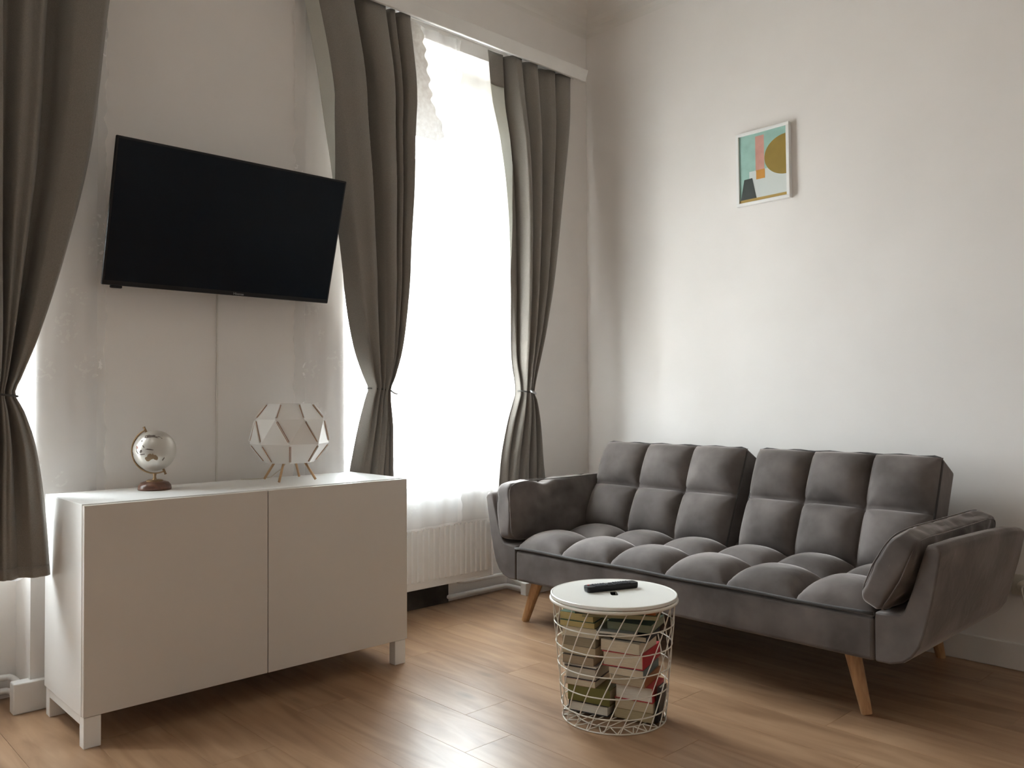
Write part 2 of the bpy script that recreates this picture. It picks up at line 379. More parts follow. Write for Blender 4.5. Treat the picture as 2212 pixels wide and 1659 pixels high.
# ------------------------------------------------------------------ radiator and heating pipes
def radiator(xa, xb, label):
    z0, z1, yf = .135, .622, .035
    t = thing('radiator', label, 'radiator', ((xa+xb)/2, .08, z0))
    h = z1-z0; w = (xb-xa)/2
    b = bmesh.new(); pitch = .0335; n = int((2*w-.03)/pitch); prof = []
    # ribbed front sheet
    x0 = -n*pitch/2
    pts = []
    for k in range(n):
        c = x0+(k+.5)*pitch
        pts += [(c-.0167, .010), (c-.0095, .010), (c-.0065, 0.0), (c+.0065, 0.0), (c+.0095, .010)]
    pts.append((x0+n*pitch, .010)); pts = [(-w, .010)]+pts+[(w, .010)]
    zs = [(.0, .010), (.030, .010), (.036, 0.0), (h-.036, 0.0), (h-.030, .010), (h, .010)]
    g = []
    for z, fl_ in zs:
        row = [b.verts.new((x_, (yf-.08)+(.010 if fl_ else dy), z)) for x_, dy in pts]; g.append(row)
    for j in range(len(zs)-1):
        for i in range(len(pts)-1): b.faces.new((g[j][i], g[j][i+1], g[j+1][i+1], g[j+1][i]))
    mesh_obj('front_panel', b, M_radw, t)
    mesh_obj('back_panel', boxes((-w, w, .04, .055, 0, h)), M_radw, t, bevel=.003)
    for s in (-1, 1): mesh_obj('side_cover', boxes((min(s*w, s*(w+.006)), max(s*w, s*(w+.006)), -.045, .055, -.002, h+.002)), M_radw, t, bevel=.002)
    mesh_obj('top_grille', boxes(*[(-w, w, -.034+.014*k, -.027+.014*k, h-.004, h+.003) for k in range(6)]), M_radw, t)
    mesh_obj('bottom_rail', boxes((-w, w, -.036, -.02, -.004, .004)), M_radw, t)
    mesh_obj('valve', boxes((-w-.05, -w-.006, -.01, .02, .02, .05)), M_metal, t, bevel=.006)
    for s in (-1, 1): mesh_obj('bracket', boxes((s*.3-.015, s*.3+.015, .055, .11, .05, .40)), M_radw, t)
radiator(-1.56, -.715, 'white ribbed panel radiator under the window beside the sofa')
radiator(-3.94, -3.06, 'white panel radiator under the leftmost window, behind the curtain')
def pipe(z, xs, label):
    b = bmesh.new(); tube(b, xs, .0115, 10)
    tag(mesh_obj('heating_pipe', b, M_pipe, smooth=True), label, 'pipe')
pipe(.028, [(-.905, .20, .030), (-.903, .178, .028), (-.895, .165, .028), (-.54, .165, .028), (-.512, .160, .028), (-.500, .14, .028), (-.498, .10, .028), (-.498, .02, .028)], 'white heating pipe lying on the floor beneath the radiator beside the sofa')
pipe(.085, [(-.86, .150, .125), (-.84, .165, .10), (-.80, .170, .090), (-.53, .170, .088), (-.507, .163, .086), (-.494, .14, .078), (-.492, .08, .058), (-.492, .02, .052)], 'upper white heating pipe running under the radiator into the corner skirting')
pipe(.03, [(-3.98, .165, .035), (-2.95, .165, .035), (-2.905, .155, .035), (-2.893, .13, .035), (-2.893, .02, .035)], 'lower white heating pipe entering the skirting box left of the cabinet')
pipe(.08, [(-3.98, .170, .080), (-2.94, .170, .080), (-2.895, .158, .080), (-2.888, .13, .080), (-2.888, .02, .080)], 'upper white heating pipe entering the skirting box left of the cabinet')

# ------------------------------------------------------------------ pelmets
def pelmet(xa, xb, label, cut=.014):
    t = thing('curtain_pelmet', label, 'pelmet', ((xa+xb)/2, 0, 2.816)); w = (xb-xa)/2; yf = -.13
    b = bmesh.new(); prism(b, [(-w, 0), (w-cut-.012, 0), (w, .073), (-w, .073)], 1, yf, yf+.016)
    mesh_obj('front_board', b, M_trim, t, bevel=.003)
    mesh_obj('top_board', boxes((-w, w-.02, yf+.016, 0.0, .056, .070)), M_trim, t)
    for q in (-.10, -.055):
        mesh_obj('rail', boxes((-w, w-.04, q-.006, q+.006, .034, .0555)), M_metal, t)
    mesh_obj('end_board', boxes((-w, -w+.014, yf+.016, 0.0, .0, .056)), M_trim, t)
pelmet(-2.00, -.128, 'long white pelmet board above the window beside the sofa')
pelmet(-4.55, -2.48, 'white pelmet board over the leftmost window, above the frame')

# ------------------------------------------------------------------ curtains
def curtain(edges, folds, label, tie_z, lining=None, loc=None, zc_y=None, header=2.70, amp=1.0):
    """edges: (z, x_left, x_right); folds: (u, depth) fold profile at the top, front is negative"""
    loc = Vector(loc); xl = sorted((e[0], e[1]) for e in edges); xr = sorted((e[0], e[2]) for e in edges)
    z0, z1 = xl[0][0], xl[-1][0]; yc = zc_y
    wtop = xr[-1][1]-xl[-1][1]
    t = thing('curtain', label, 'curtain', loc)
    def pos(u, z):
        a, b_ = smooth_table(xl, z), smooth_table(xr, z); w = b_-a
        d = smooth_table(folds, u)
        k = math.exp(-((z-tie_z)/.13)**2)                   # gathered at the tie
        q = math.exp(-((z-tie_z)/.45)**2)
        below = 1.0 if z > tie_z else max(0.40, 1-(tie_z-z)*1.2)
        am = amp*below*(1-.62*k)*(1.0 if z > tie_z else .75)*(1-.35*min(1, max(0, (z-2.55)/.25)))
        y = d*am + .010*q*math.sin(u*2*PI*5.5+1)+ .004*math.sin(u*2*PI*3.2+z*2.3)
        y += -.016*math.sin(PI*u)*k
        uu = u+.018*math.sin(u*2*PI*4+z*1.3)*(1-abs(2*u-1))
        return Vector((a+w*uu, lerp_table(yc, z)+y, z))-loc
    nv = 110; nu = 240
    b = bmesh.new(); zz = [z0+(z1-z0)*j/(nv-1) for j in range(nv)]
    def u0(z):
        if not lining: return 0.0
        uL, zlo, zfull, zhd = lining
        return uL*min(1.0, max(0.0, (z-zlo)/(zfull-zlo)))
    def cloth_pos(u, v):
        z = z0+(z1-z0)*v; a = u0(z); return pos(a+(1-a)*u, z)
    grid(b, nu, nv, cloth_pos)
    mesh_obj('cloth_panel', b, M_curtain, t, smooth=True, solid=.003)
    if lining:      # turned edge that shows the pale back of the cloth, with a dark header band
        uL, zlo, zfull, zhd = lining
        b = bmesh.new(); grid(b, 20, 70, lambda u, v: pos(u0(zlo+(zhd-zlo)*v)*u, zlo+(zhd-zlo)*v)); mesh_obj('lining_edge', b, M_lining, t, smooth=True, solid=.002)['label'] = 'pale turned-back lining edge'
        b = bmesh.new(); grid(b, 20, 12, lambda u, v: pos(uL*u, zhd+(z1-zhd)*v)+Vector((0, -.002, 0))); mesh_obj('header_band', b, M_curtain, t, smooth=True, solid=.003)
    b = bmesh.new(); grid(b, nu, 4, lambda u, v: pos(u, z0+.035*v)+Vector((0, -.0025, 0))); mesh_obj('hem', b, M_curtain, t, smooth=True, solid=.002)
    return t, pos
def tieback(x, y, z, w, dy, label, clip):
    t = thing('curtain_tieback', label, 'tieback', (x, y, z))
    b = bmesh.new(); n = 40
    tube(b, [(w*math.cos(2*PI*k/n), dy*math.sin(2*PI*k/n), -.006*math.cos(2*PI*k/n)) for k in range(n)], .0035, 8, True)
    mesh_obj('cord', b, M_tie, t, smooth=True)
    for (cx_, cy_, cz_), tilt in clip:
        b = bmesh.new(); R_ = Matrix.Translation((cx_, cy_, cz_)) @ Matrix.Rotation(tilt[2], 4, 'Z') @ Matrix.Rotation(tilt[0], 4, 'X') @ Matrix.Rotation(tilt[1], 4, 'Y')
        lathe(b, [(0, -.004), (.016, -.004), (.0185, -.002), (.0185, .002), (.016, .004), (0, .004)], 28, M=R_)
        mesh_obj('magnetic_clip', b, M_metal, t, smooth=False)

ycA = [(.45, -.040), (.72, -.042), (1.1, -.074), (1.6, -.108), (2.4, -.100), (2.8, -.072)]
# left curtain of the window beside the sofa
cA, _ = curtain([(.46, -1.655, -1.36), (.75, -1.615, -1.383), (.934, -1.580, -1.405), (1.06, -1.553, -1.430), (1.10, -1.542, -1.434), (1.15, -1.565, -1.408), (1.281, -1.615, -1.372),
                 (1.50, -1.670, -1.345), (1.74, -1.705, -1.330), (2.017, -1.740, -1.305), (2.27, -1.782, -1.292), (2.50, -1.815, -1.275), (2.83, -1.875, -1.280)],
                [(0, .022), (.07, -.012), (.13, -.030), (.30, -.036), (.375, -.032), (.400, .034), (.425, .040), (.455, .012), (.52, -.022), (.60, -.036), (.660, -.030), (.682, .032), (.70, .020), (.73, -.020), (.765, -.026), (.785, .034), (.80, .020), (.83, -.024), (.885, -.032), (.905, -.020), (.922, .040), (1.0, .046)],
                'grey-brown curtain tied in at the waist, its foot behind the white cabinet', 1.10, lining=(.085, 1.93, 2.35, 2.80), loc=(-1.6, -.06, .46), zc_y=ycA, amp=1.35)
tieback(-1.488, -.062, 1.095, .056, .036, 'dark cord tieback with silver clip on the curtain behind the cabinet', [((.052, -.044, -.012), (.35, .45, -.5))])
# right curtain of the same window
ycB = [(.45, -.070), (.70, -.074), (1.1, -.082), (1.6, -.094), (2.4, -.096), (2.8, -.072)]
cB, _ = curtain([(.46, -.770, -.395), (.73, -.738, -.425), (.905, -.695, -.460), (1.05, -.650, -.505), (1.085, -.638, -.532), (1.115, -.640, -.527), (1.245, -.657, -.495), (1.43, -.668, -.438), (1.69, -.678, -.382),
                 (1.92, -.687, -.345), (2.15, -.708, -.310), (2.386, -.750, -.268), (2.613, -.798, -.220), (2.83, -.818, -.188)],
                [(0, .020), (.15, .018), (.180, .040), (.20, .010), (.25, -.032), (.33, -.026), (.365, .022), (.39, -.008), (.45, -.034), (.515, -.026), (.535, .036), (.565, .030), (.61, .008), (.67, -.022), (.72, -.028), (.745, .018), (.78, -.006), (.86, -.030), (.92, -.022), (.935, .040), (1.0, .046)],
                'grey-brown curtain tied in at the waist, hanging behind the sofa arm', 1.09, lining=(.16, 1.70, 2.30, 2.66), loc=(-.58, -.08, .46), zc_y=ycB, amp=1.35)
tieback(-.585, -.084, 1.085, .050, .038, 'silver-clipped cord tieback on the curtain behind the sofa', [((.004, -.052, 0), (.55, .1, .2))])
# right curtain of the leftmost window
ycC = [(.45, -.150), (.9, -.140), (1.1, -.130), (1.6, -.120), (2.8, -.105)]
cC, _ = curtain([(.478, -3.20, -2.846), (.70, -3.18, -2.862), (.90, -3.13, -2.890), (1.02, -3.09, -2.925), (1.075, -3.06, -2.950), (1.13, -3.075, -2.930), (1.242, -3.12, -2.888), (1.542, -3.22, -2.800),
                 (1.952, -3.31, -2.712), (2.454, -3.36, -2.655), (2.83, -3.38, -2.60)],
                [(0, .02), (.08, -.03), (.20, -.034), (.27, .012), (.34, -.016), (.46, -.036), (.52, -.034), (.545, .014), (.575, .016), (.63, -.010), (.66, -.002), (.685, -.012), (.715, .006), (.745, .034), (.79, .028), (.85, -.016), (.95, -.026), (1.0, .006)],
                'nearest grey-brown curtain at the left edge, hem hanging beside the cabinet', 1.075, loc=(-3.0, -.13, .47), zc_y=ycC, amp=1.9)
tieback(-3.005, -.138, 1.072, .062, .046, 'dark cord tieback around the leftmost curtain', [((-.050, -.030, 0), (.3, .1, .2))])

# lace sheers
def sheer_panel(xa, xb, z0, z1, y, label, scall=None, dip=0.0, seed=0.0, zflare=0.0):
    loc = Vector(((xa+xb)/2, y, z0)); t = thing('lace_sheer', label, 'sheer curtain', loc)
    def pos(u, v):
        z = z0+(z1-z0)*v; xx = xa+(xb-xa)*u
        z += dip*math.sin(PI*u)*(1-v)
        yy = y+(.006+.002*math.sin(seed+u*9))*math.sin(u*(xb-xa)*2*PI/.11+seed+.35*math.sin(v*4))
        return Vector((xx, yy, z))-loc
    b = bmesh.new(); grid(b, 120, 40, pos); mesh_obj('voile', b, M_sheer, t, smooth=True)
    b = bmesh.new()      # hem band
    grid(b, 120, 3, lambda u, v: pos(u, 0)+Vector((0, -.002, .011*v-.004+.004*math.sin(u*150)*(1-v)))); mesh_obj('lace_hem', b, M_lace, t, smooth=True)
    for side in (scall or []):     # scalloped lace edge
        b = bmesh.new(); sgn = -1 if side == 'l' else 1; N = 260
        for k in range(N+1):
            v = k/N; p = pos(0 if side == 'l' else 1, v); s = .018+.010*abs(math.sin(v*47+2*math.sin(v*9)))+.008*noise.noise((v*60, seed, 0))
            b.verts.new(p+Vector((-sgn*.03, 0, 0))); b.verts.new(p+Vector((sgn*s, -.002, 0)))
        b.verts.ensure_lookup_table()
        for k in range(N): b.faces.new((b.verts[2*k], b.verts[2*k+1], b.verts[2*k+3], b.verts[2*k+2]))
        mesh_obj('lace_edge', b, M_lace, t, smooth=True)
    return t
shA = sheer_panel(-1.86, -.99, .440, 2.845, -.014, 'white lace sheer behind the cabinet, reaching over the wall', ['l', 'r'], dip=-.012, seed=.4)
b = bmesh.new(); N = 90     # folded-back lace border hanging beside the curtain
FR = [(2.30, -1.115), (2.35, -1.085), (2.40, -1.105), (2.47, -1.150), (2.56, -1.170), (2.66, -1.190), (2.76, -1.205), (2.84, -1.225)]
for k in range(N+1):
    z = 2.30+(2.84-2.30)*k/N; x1 = smooth_table(FR, z)+.008*math.sin(z*95)+.006*noise.noise((z*30, 0, 5))
    b.verts.new(Vector((-1.30, -.030, z))-shA.location); b.verts.new(Vector((x1-.05, -.036-.004*math.sin(z*14), z))-shA.location); b.verts.new(Vector((x1, -.030, z))-shA.location)
b.verts.ensure_lookup_table()
for k in range(N):
    for q in (0, 1): b.faces.new((b.verts[3*k+q], b.verts[3*k+q+1], b.verts[3*k+q+4], b.verts[3*k+q+3]))
mesh_obj('lace_flap', b, vary(cloth('cream_lace', (.76, .70, .64), (.88, .84, .79), .10), (.74, .68, .62), (.88, .84, .79), 45, 4), shA, smooth=True)['label'] = 'cream folded lace border with a scalloped edge'
sheer_panel(-1.06, -.50, .432, 2.795, .012, 'white lace sheer hanging behind the sofa end', ['l'], seed=1.9)
sheer_panel(-4.15, -2.66, .455, 2.845, -.014, 'white lace sheer at the left edge, beside the television', ['r'], seed=3.1)

# ------------------------------------------------------------------ white cabinet
X0, X1, YF, HZ, HC = -2.842, -1.641, -.479, .094, .639
t = thing('cabinet', 'low white two-door cabinet on short square legs under the television', 'cabinet', ((X0+X1)/2, YF+.21, 0))
ox, oy = t.location.x, t.location.y
def cb(x0, x1, y0, y1, z0, z1): return (x0-ox, x1-ox, y0-oy, y1-oy, z0, z1)
yk = YF+.412; yd = YF+.018; z1 = HZ+HC
mesh_obj('body', boxes(cb(X0+.001, X1-.001, yd+.003, yk, HZ, z1+.003)), M_white, t, bevel=.0015)
xm = -2.241
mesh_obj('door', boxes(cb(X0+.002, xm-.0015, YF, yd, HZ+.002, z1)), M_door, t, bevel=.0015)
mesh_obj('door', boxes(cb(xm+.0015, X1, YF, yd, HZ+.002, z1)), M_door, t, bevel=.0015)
for xx in (X0+.004, X1-.056):
    for ya, yb in ((YF+.004, YF+.044), (yk-.050, yk-.010)):
        mesh_obj('leg', boxes(cb(xx, xx+.050, ya, yb, 0, HZ)), M_white, t, bevel=.002)
    xr_ = xx if xx < -2.5 else xx+.030
    mesh_obj('side_rail', boxes(cb(xr_, xr_+.020, YF+.044, yk-.050, HZ-.028, HZ-.0005)), M_white, t, bevel=.001)

# ------------------------------------------------------------------ television
t = thing('television', 'black flat screen television tilted down on the wall above the cabinet', 'television', (-2.226, -.10, 1.457))
tilt = math.atan2(.15, .492); R_ = Matrix.Rotation(tilt, 4, 'X'); w, h = .451, .514
t.rotation_euler = (tilt, 0, 0)
# local: x right, z up along the screen, -y towards the viewer
b = bmesh.new(); box(b, -w, w, 0, .013, 0, h); mesh_obj('casing', b, M_black, t, bevel=.004)
b = bmesh.new(); box(b, -w+.008, w-.008, -.0012, .001, .018, h-.008); mesh_obj('screen', b, M_screen, t)
b = bmesh.new(); box(b, -.34, .34, .0125, .055, .05, .42); mesh_obj('back_housing', b, M_black, t, bevel=.01)
b = bmesh.new(); box(b, -w+.030, -w+.072, .002, .012, -.010, .001); mesh_obj('sensor', b, M_black, t, bevel=.004)
b = bmesh.new(); box(b, -.06, .06, .056, .075, .20, .30); box(b, -.02, .02, .07, .155, .235, .265); mesh_obj('wall_bracket', b, M_black, t, bevel=.003)
fc = bpy.data.curves.new('logo', 'FONT'); fc.body = 'Hisense'; fc.size = .0135; fc.align_x = 'CENTER'; fc.extrude = .0003; fc.materials.append(M_logo)
fo = bpy.data.objects.new('logo', fc); COL.objects.link(fo); fo.parent = t; fo.location = (.052, -.0006, .0045); fo.rotation_euler = (PI/2, 0, 0)
bpy.context.view_layer.update()
lm = bpy.data.meshes.new_from_object(fo.evaluated_get(bpy.context.evaluated_depsgraph_get())); bpy.data.objects.remove(fo)
if not lm.materials: lm.materials.append(M_logo)
fo = bpy.data.objects.new('logo', lm); COL.objects.link(fo); fo.parent = t; fo.location = (.052, -.0006, .0045); fo.rotation_euler = (PI/2, 0, 0)
fo['label'] = 'small silver lettering on the lower bezel'
b = bmesh.new(); tube(b, [(-2.216, -.004, 1.56), (-2.2155, -.004, 1.2), (-2.2165, -.004, .9), (-2.216, -.004, .11)], .0042, 8)
tag(mesh_obj('wall_cable', b, M_cable, smooth=True), 'thin pale cable running down the wall below the television', 'cable')

# ------------------------------------------------------------------ framed picture
t = thing('picture', 'white framed abstract print of colour blocks on the sofa wall', 'picture', (0, -1.1365, 2.1665))
t.rotation_euler = (math.radians(-.6), 0, 0)
w, h, f, d = .1405, .179, .0155, .026
def yy(u): return (w-f)-u*2*(w-f)          # u 0..1 left to right in the photo (+y to -y)
def zz_(v): return (h-f)-v*2*(h-f)
mesh_obj('frame', boxes((-d, 0, -w, w, h-f, h), (-d, 0, -w, w, -h, -h+f), (-d, 0, -w, -w+f, -h+f, h-f), (-d, 0, w-f, w, -h+f, h-f)), mat('picture_frame_white', (.80, .80, .79), .4), t, bevel=.0015)
XP = -d+.008
mesh_obj('backing', boxes((XP, -.001, -w+f, w-f, -h+f, h-f)), mat('print_paper', (.80, .79, .80), .55), t)
def shape(name, pts, col, k):
    b = bmesh.new(); xx = XP-.0002*k
    vs = [b.verts.new((xx, yy(u), zz_(v))) for u, v in pts]; vs2 = [b.verts.new((xx+.00015, yy(u), zz_(v))) for u, v in pts]
    b.faces.new(vs); b.faces.new(vs2[::-1]); n = len(vs)
    for i in range(n): b.faces.new((vs[i], vs2[i], vs2[(i+1) % n], vs[(i+1) % n]))
    bmesh.ops.recalc_face_normals(b, faces=b.faces[:])
    o = mesh_obj(name, b, vary(mat(name+'_ink', col, .5), tuple(c*.94 for c in col), tuple(min(1, c*1.06) for c in col), 20), t); return o
shape('colour_field', [(0, 0), (1, 0), (1, .55), (.21, .55), (.21, .96), (0, .96)], (.42, .62, .58), 1)
shape('pink_bar', [(.35, .045), (.535, .045), (.535, .56), (.35, .56)], (.80, .38, .33), 2)
shape('orange_block', [(.36, .55), (.545, .55), (.545, .685), (.36, .685)], (.75, .33, .06), 4)
shape('ochre_half_disc', [(1, .105)]+[(1-.46*math.sin(a), .397-.292*math.cos(a)) for a in [PI*k/40 for k in range(41)]]+[(1, .689)], (.40, .25, .05), 3)
shape('black_trapezoid', [(.10, .655), (.275, .65), (.36, .955), (.02, .955)], (.05, .053, .052), 3)
shape('gold_stripe', [(0, .955), (1, .955), (1, .995), (0, .995)], (.62, .38, .11), 3)
gl_ = bpy.data.materials.new('picture_glass'); gl_.use_nodes = True
mesh_obj('glass', boxes((-d+.0052, -d+.0062, -w+f-.002, w-f+.002, -h+f-.002, h-f+.002)), M_glass, t)

# wall socket
t = thing('wall_socket', 'beige wall socket with a plug, beside the sofa at the right edge', 'socket', (0, -2.215, .33))
mesh_obj('cover', boxes((-.012, 0, -.040, .040, -.040, .040)), M_socket, t, bevel=.003)
b = bmesh.new(); lathe(b, [(0, 0), (.020, 0), (.021, .020), (.018, .034), (0, .036)], 24, M=Matrix.Translation((-.012, -.008, 0)) @ Matrix.Rotation(-PI/2, 4, 'Y'))
mesh_obj('plug', b, M_socket, t, smooth=False)
b = bmesh.new(); tube(b, [(-.046, -.008, -.0), (-.060, -.010, -.01), (-.055, -.02, -.08), (-.03, -.04, -.20), (-.028, -.05, -.322)], .0035, 8); mesh_obj('cord', b, M_socket, t, smooth=True)

# ------------------------------------------------------------------ sofa
SX0, SX1, SY0, SY1, SB = -.95, -.10, -2.046, -.384, .205
sofa = thing('sofa', 'dark grey tufted velvet sofa with wooden legs along the right wall', 'sofa', (-.5, -1.215, 0))
so = Vector(sofa.location)
def pinch(a, b, n=9):
    """radial creases that gather at tuft corners; a, b are distances in metres"""
    d = math.hypot(a, b); return math.exp(-d/.030)*math.cos(n*math.atan2(b, a))*min(1, d/.008)
def puff(p, e): return max(0.0, 1-abs(2*p-1)**2.5)**e
# base with front apron
b = bmesh.new(); box(b, SX0, SX1, SY0, SY1, SB, .345)
for v in b.verts: v.co -= so
mesh_obj('seat_base', b, M_velvet, sofa, bevel=.014, segs=4)
b = bmesh.new(); box(b, SX0+.03, SX1-.03, SY0+.03, SY1-.03, SB-.004, SB+.004)
for v in b.verts: v.co -= so
mesh_obj('shade_sheet', b, mat('shade_black', (.012, .012, .012), .95), sofa)  # unseen black sheet added to deepen the shade under the sofa
# tufted seat, 6 across x 3 deep
NC, NR = 6, 3; cw, rd = (SY1-SY0)/NC, .283
def seat(u, v):
    y = SY1+(SY0-SY1)*u; xx = SX0+.004+v*NR*rd*.985
    fu, fv = u*NC, v*NR; cu, cv = fu % 1, fv % 1
    if u >= 1: cu = 0
    if v >= 1: cv = 0
    eu = .52; ev = .52
    hgt = .088*puff(cu, eu)*puff(cv, ev)
    iu, iv = round(fu), round(fv)
    z = .350+hgt
    if 0 < iv < NR: z += .011*pinch((fu-iu)*cw, (fv-iv)*rd)
    else: z += .006*pinch((fu-iu)*cw, (fv-iv)*rd, 11)
    if 0 < iv and iv < NR+1: z += -.006*math.exp(-((fv-iv)*rd/.02)**2)
    z += .004*noise.noise((xx*5, y*5, 1.7))
    if v < 1/NR and cv < .5: xx -= .012*puff(cu, .5)*math.sin(PI*min(1, cv*2))      # bulge over the front edge
    return Vector((xx, y, z))-so
b = bmesh.new(); grid(b, 6*32+1, 3*28+1, seat); mesh_obj('seat_cushion', b, M_velvet, sofa, smooth=True)
b = bmesh.new(); tube(b, [Vector((SX0-.002, SY1+(SY0-SY1)*k/40, .357+.002*math.sin(k*.5)))-so for k in range(41)], .0058, 8); mesh_obj('seat_piping', b, M_pipe_v, sofa, smooth=True)
# two backrests, 3 x 2 tufts each
nrm = Vector((-math.cos(math.radians(24)), 0, math.sin(math.radians(24))))    # face normal, leaning back
upd = Vector((math.sin(math.radians(24)), 0, math.cos(math.radians(24))))
org = Vector((-.425, 0, .400)); BH = .460; BT = .135
def backrest(ya, yb):
    def face(u, v):
        y = ya+(yb-ya)*u; s = -.04+(BH+.04)*v
        sr = max(0.0, s/BH)                 # 0..1 visible height
        fu = u*3; cu = fu % 1 if u < 1 else 0
        fr = sr*2; cr = fr % 1 if sr < 1 else 0
        hgt = .080*puff(cu, .50)*puff(cr, .50) if s > 0 else 0
        iu, ir = round(fu), round(fr)
        hgt += .0085*pinch((fu-iu)*.26, (fr-ir)*BH/2)*(1 if ir == 1 else .5)
        hgt += .003*noise.noise((y*6, s*6, 4.0))
        edge = min(1, min(u, 1-u)/.03); 
        return org+upd*s+nrm*hgt+Vector((0, y, 0))-so
    root = None
    b = bmesh.new(); g = grid(b, 3*34+1, 62, face)
    b2 = mesh_obj('backrest', b, M_velvet, sofa, smooth=True)
    # padded shell behind the face
    b = bmesh.new(); A = []
    for y in (ya, yb):
        A.append([b.verts.new(org+upd*s+nrm*k+Vector((0, y, 0))-so) for s, k in ((-.05, -.002), (BH, -.002), (BH-.012, -BT), (-.02, -BT))])
    b.faces.new(A[0][::-1]); b.faces.new(A[1])
    for i in range(4): b.faces.new((A[0][i], A[0][(i+1) % 4], A[1][(i+1) % 4], A[1][i]))
    bmesh.ops.recalc_face_normals(b, faces=b.faces[:])
    mesh_obj('shell', b, M_velvet, b2, bevel=.012, segs=4)
    P = [org+upd*-.03, org+upd*(BH-.02), org+upd*BH]
    path = [P[0]+Vector((0, ya, 0)), P[1]+Vector((0, ya, 0)), org+upd*(BH-.004)+Vector((0, ya+(.01 if yb > ya else -.01), 0))]
    n = 24; sgn = 1 if yb > ya else -1
    for k in range(1, n): path.append(org+upd*(BH+.001+.0025*math.sin(k*1.4))+Vector((0, ya+(yb-ya)*k/n, 0)))
    path += [org+upd*(BH-.004)+Vector((0, yb-sgn*.01, 0)), P[1]+Vector((0, yb, 0)), P[0]+Vector((0, yb, 0))]
    b = bmesh.new(); tube(b, [p-so for p in path], .0055, 8); mesh_obj('piping', b, M_pipe_v, b2, smooth=True)
backrest(-.352, -1.176)
backrest(-1.238, -2.014)
# flared arms: a J profile carried from front to back
PROF = [(.0, .206), (.045, .206), (.087, .219), (.115, .242), (.137, .276), (.154, .328), (.169, .391), (.181, .445), (.191, .503), (.2, .560), (.2035, .584), (.196, .598), (.178, .602), (.162, .596), (.155, .580), (.140, .530), (.118, .455), (.094, .386), (.080, .370), (.05, .366), (.0, .364)]
def arm(side):
    b = bmesh.new(); y0 = SY0-.002 if side < 0 else SY1+.002
    xs = [(SX0, .985), (SX0+.012, 1.0), (-.75, 1.0), (-.5, .985), (-.3, .965), (-.14, .925), (-.10, .905)]
    rows = []
    for xx, sc in xs:
        ins = .010 if xx in (SX0, -.10) else 0.0
        row = []
        for i, (o, z) in enumerate(PROF):
            zc = z if z < .4 else .4+(z-.4)*(1-(1-sc)*2.2)
            ctr = (.10, .35) if i < 8 or i > 16 else (.17, .5)
            oo = o+(ctr[0]-o)*ins*2; zz2 = zc+(ctr[1]-zc)*ins*2
            row.append(b.verts.new(Vector((xx, y0+side*oo, zz2))-so))
        rows.append(row)
    n = len(PROF)
    for a, c in zip(rows, rows[1:]):
        for i in range(n): b.faces.new((a[i], a[(i+1) % n], c[(i+1) % n], c[i]))
    for row in (rows[0], rows[-1]):
        f_ = b.faces.new(row)
    bmesh.ops.triangulate(b, faces=[f for f in b.faces if len(f.verts) > 4])
    bmesh.ops.recalc_face_normals(b, faces=b.faces[:])
    o = mesh_obj('arm', b, M_velvet, sofa, bevel=.006, segs=3)
    me = o.data; me.polygons.foreach_set('use_smooth', [True]*len(me.polygons))
    o.modifiers['bevel'].angle_limit = .9
    try:
        me.set_sharp_from_angle(angle=.9)
    except Exception: pass
arm(-1); arm(1)
def leg(foot, top, label=None):
    b = bmesh.new(); tube(b, [Vector(foot)-so, Vector(top)-so], [.0185, .0285], 10); mesh_obj('leg', b, M_leg, sofa, smooth=False, bevel=.002)
leg((-.868, -.362, 0), (-.845, -.435, SB+.01)); leg((-.868, -1.985, 0), (-.850, -1.925, SB+.01))
leg((-.050, -1.930, 0), (-.125, -1.915, SB+.01)); leg((-.055, -.47, 0), (-.125, -.485, SB+.01))

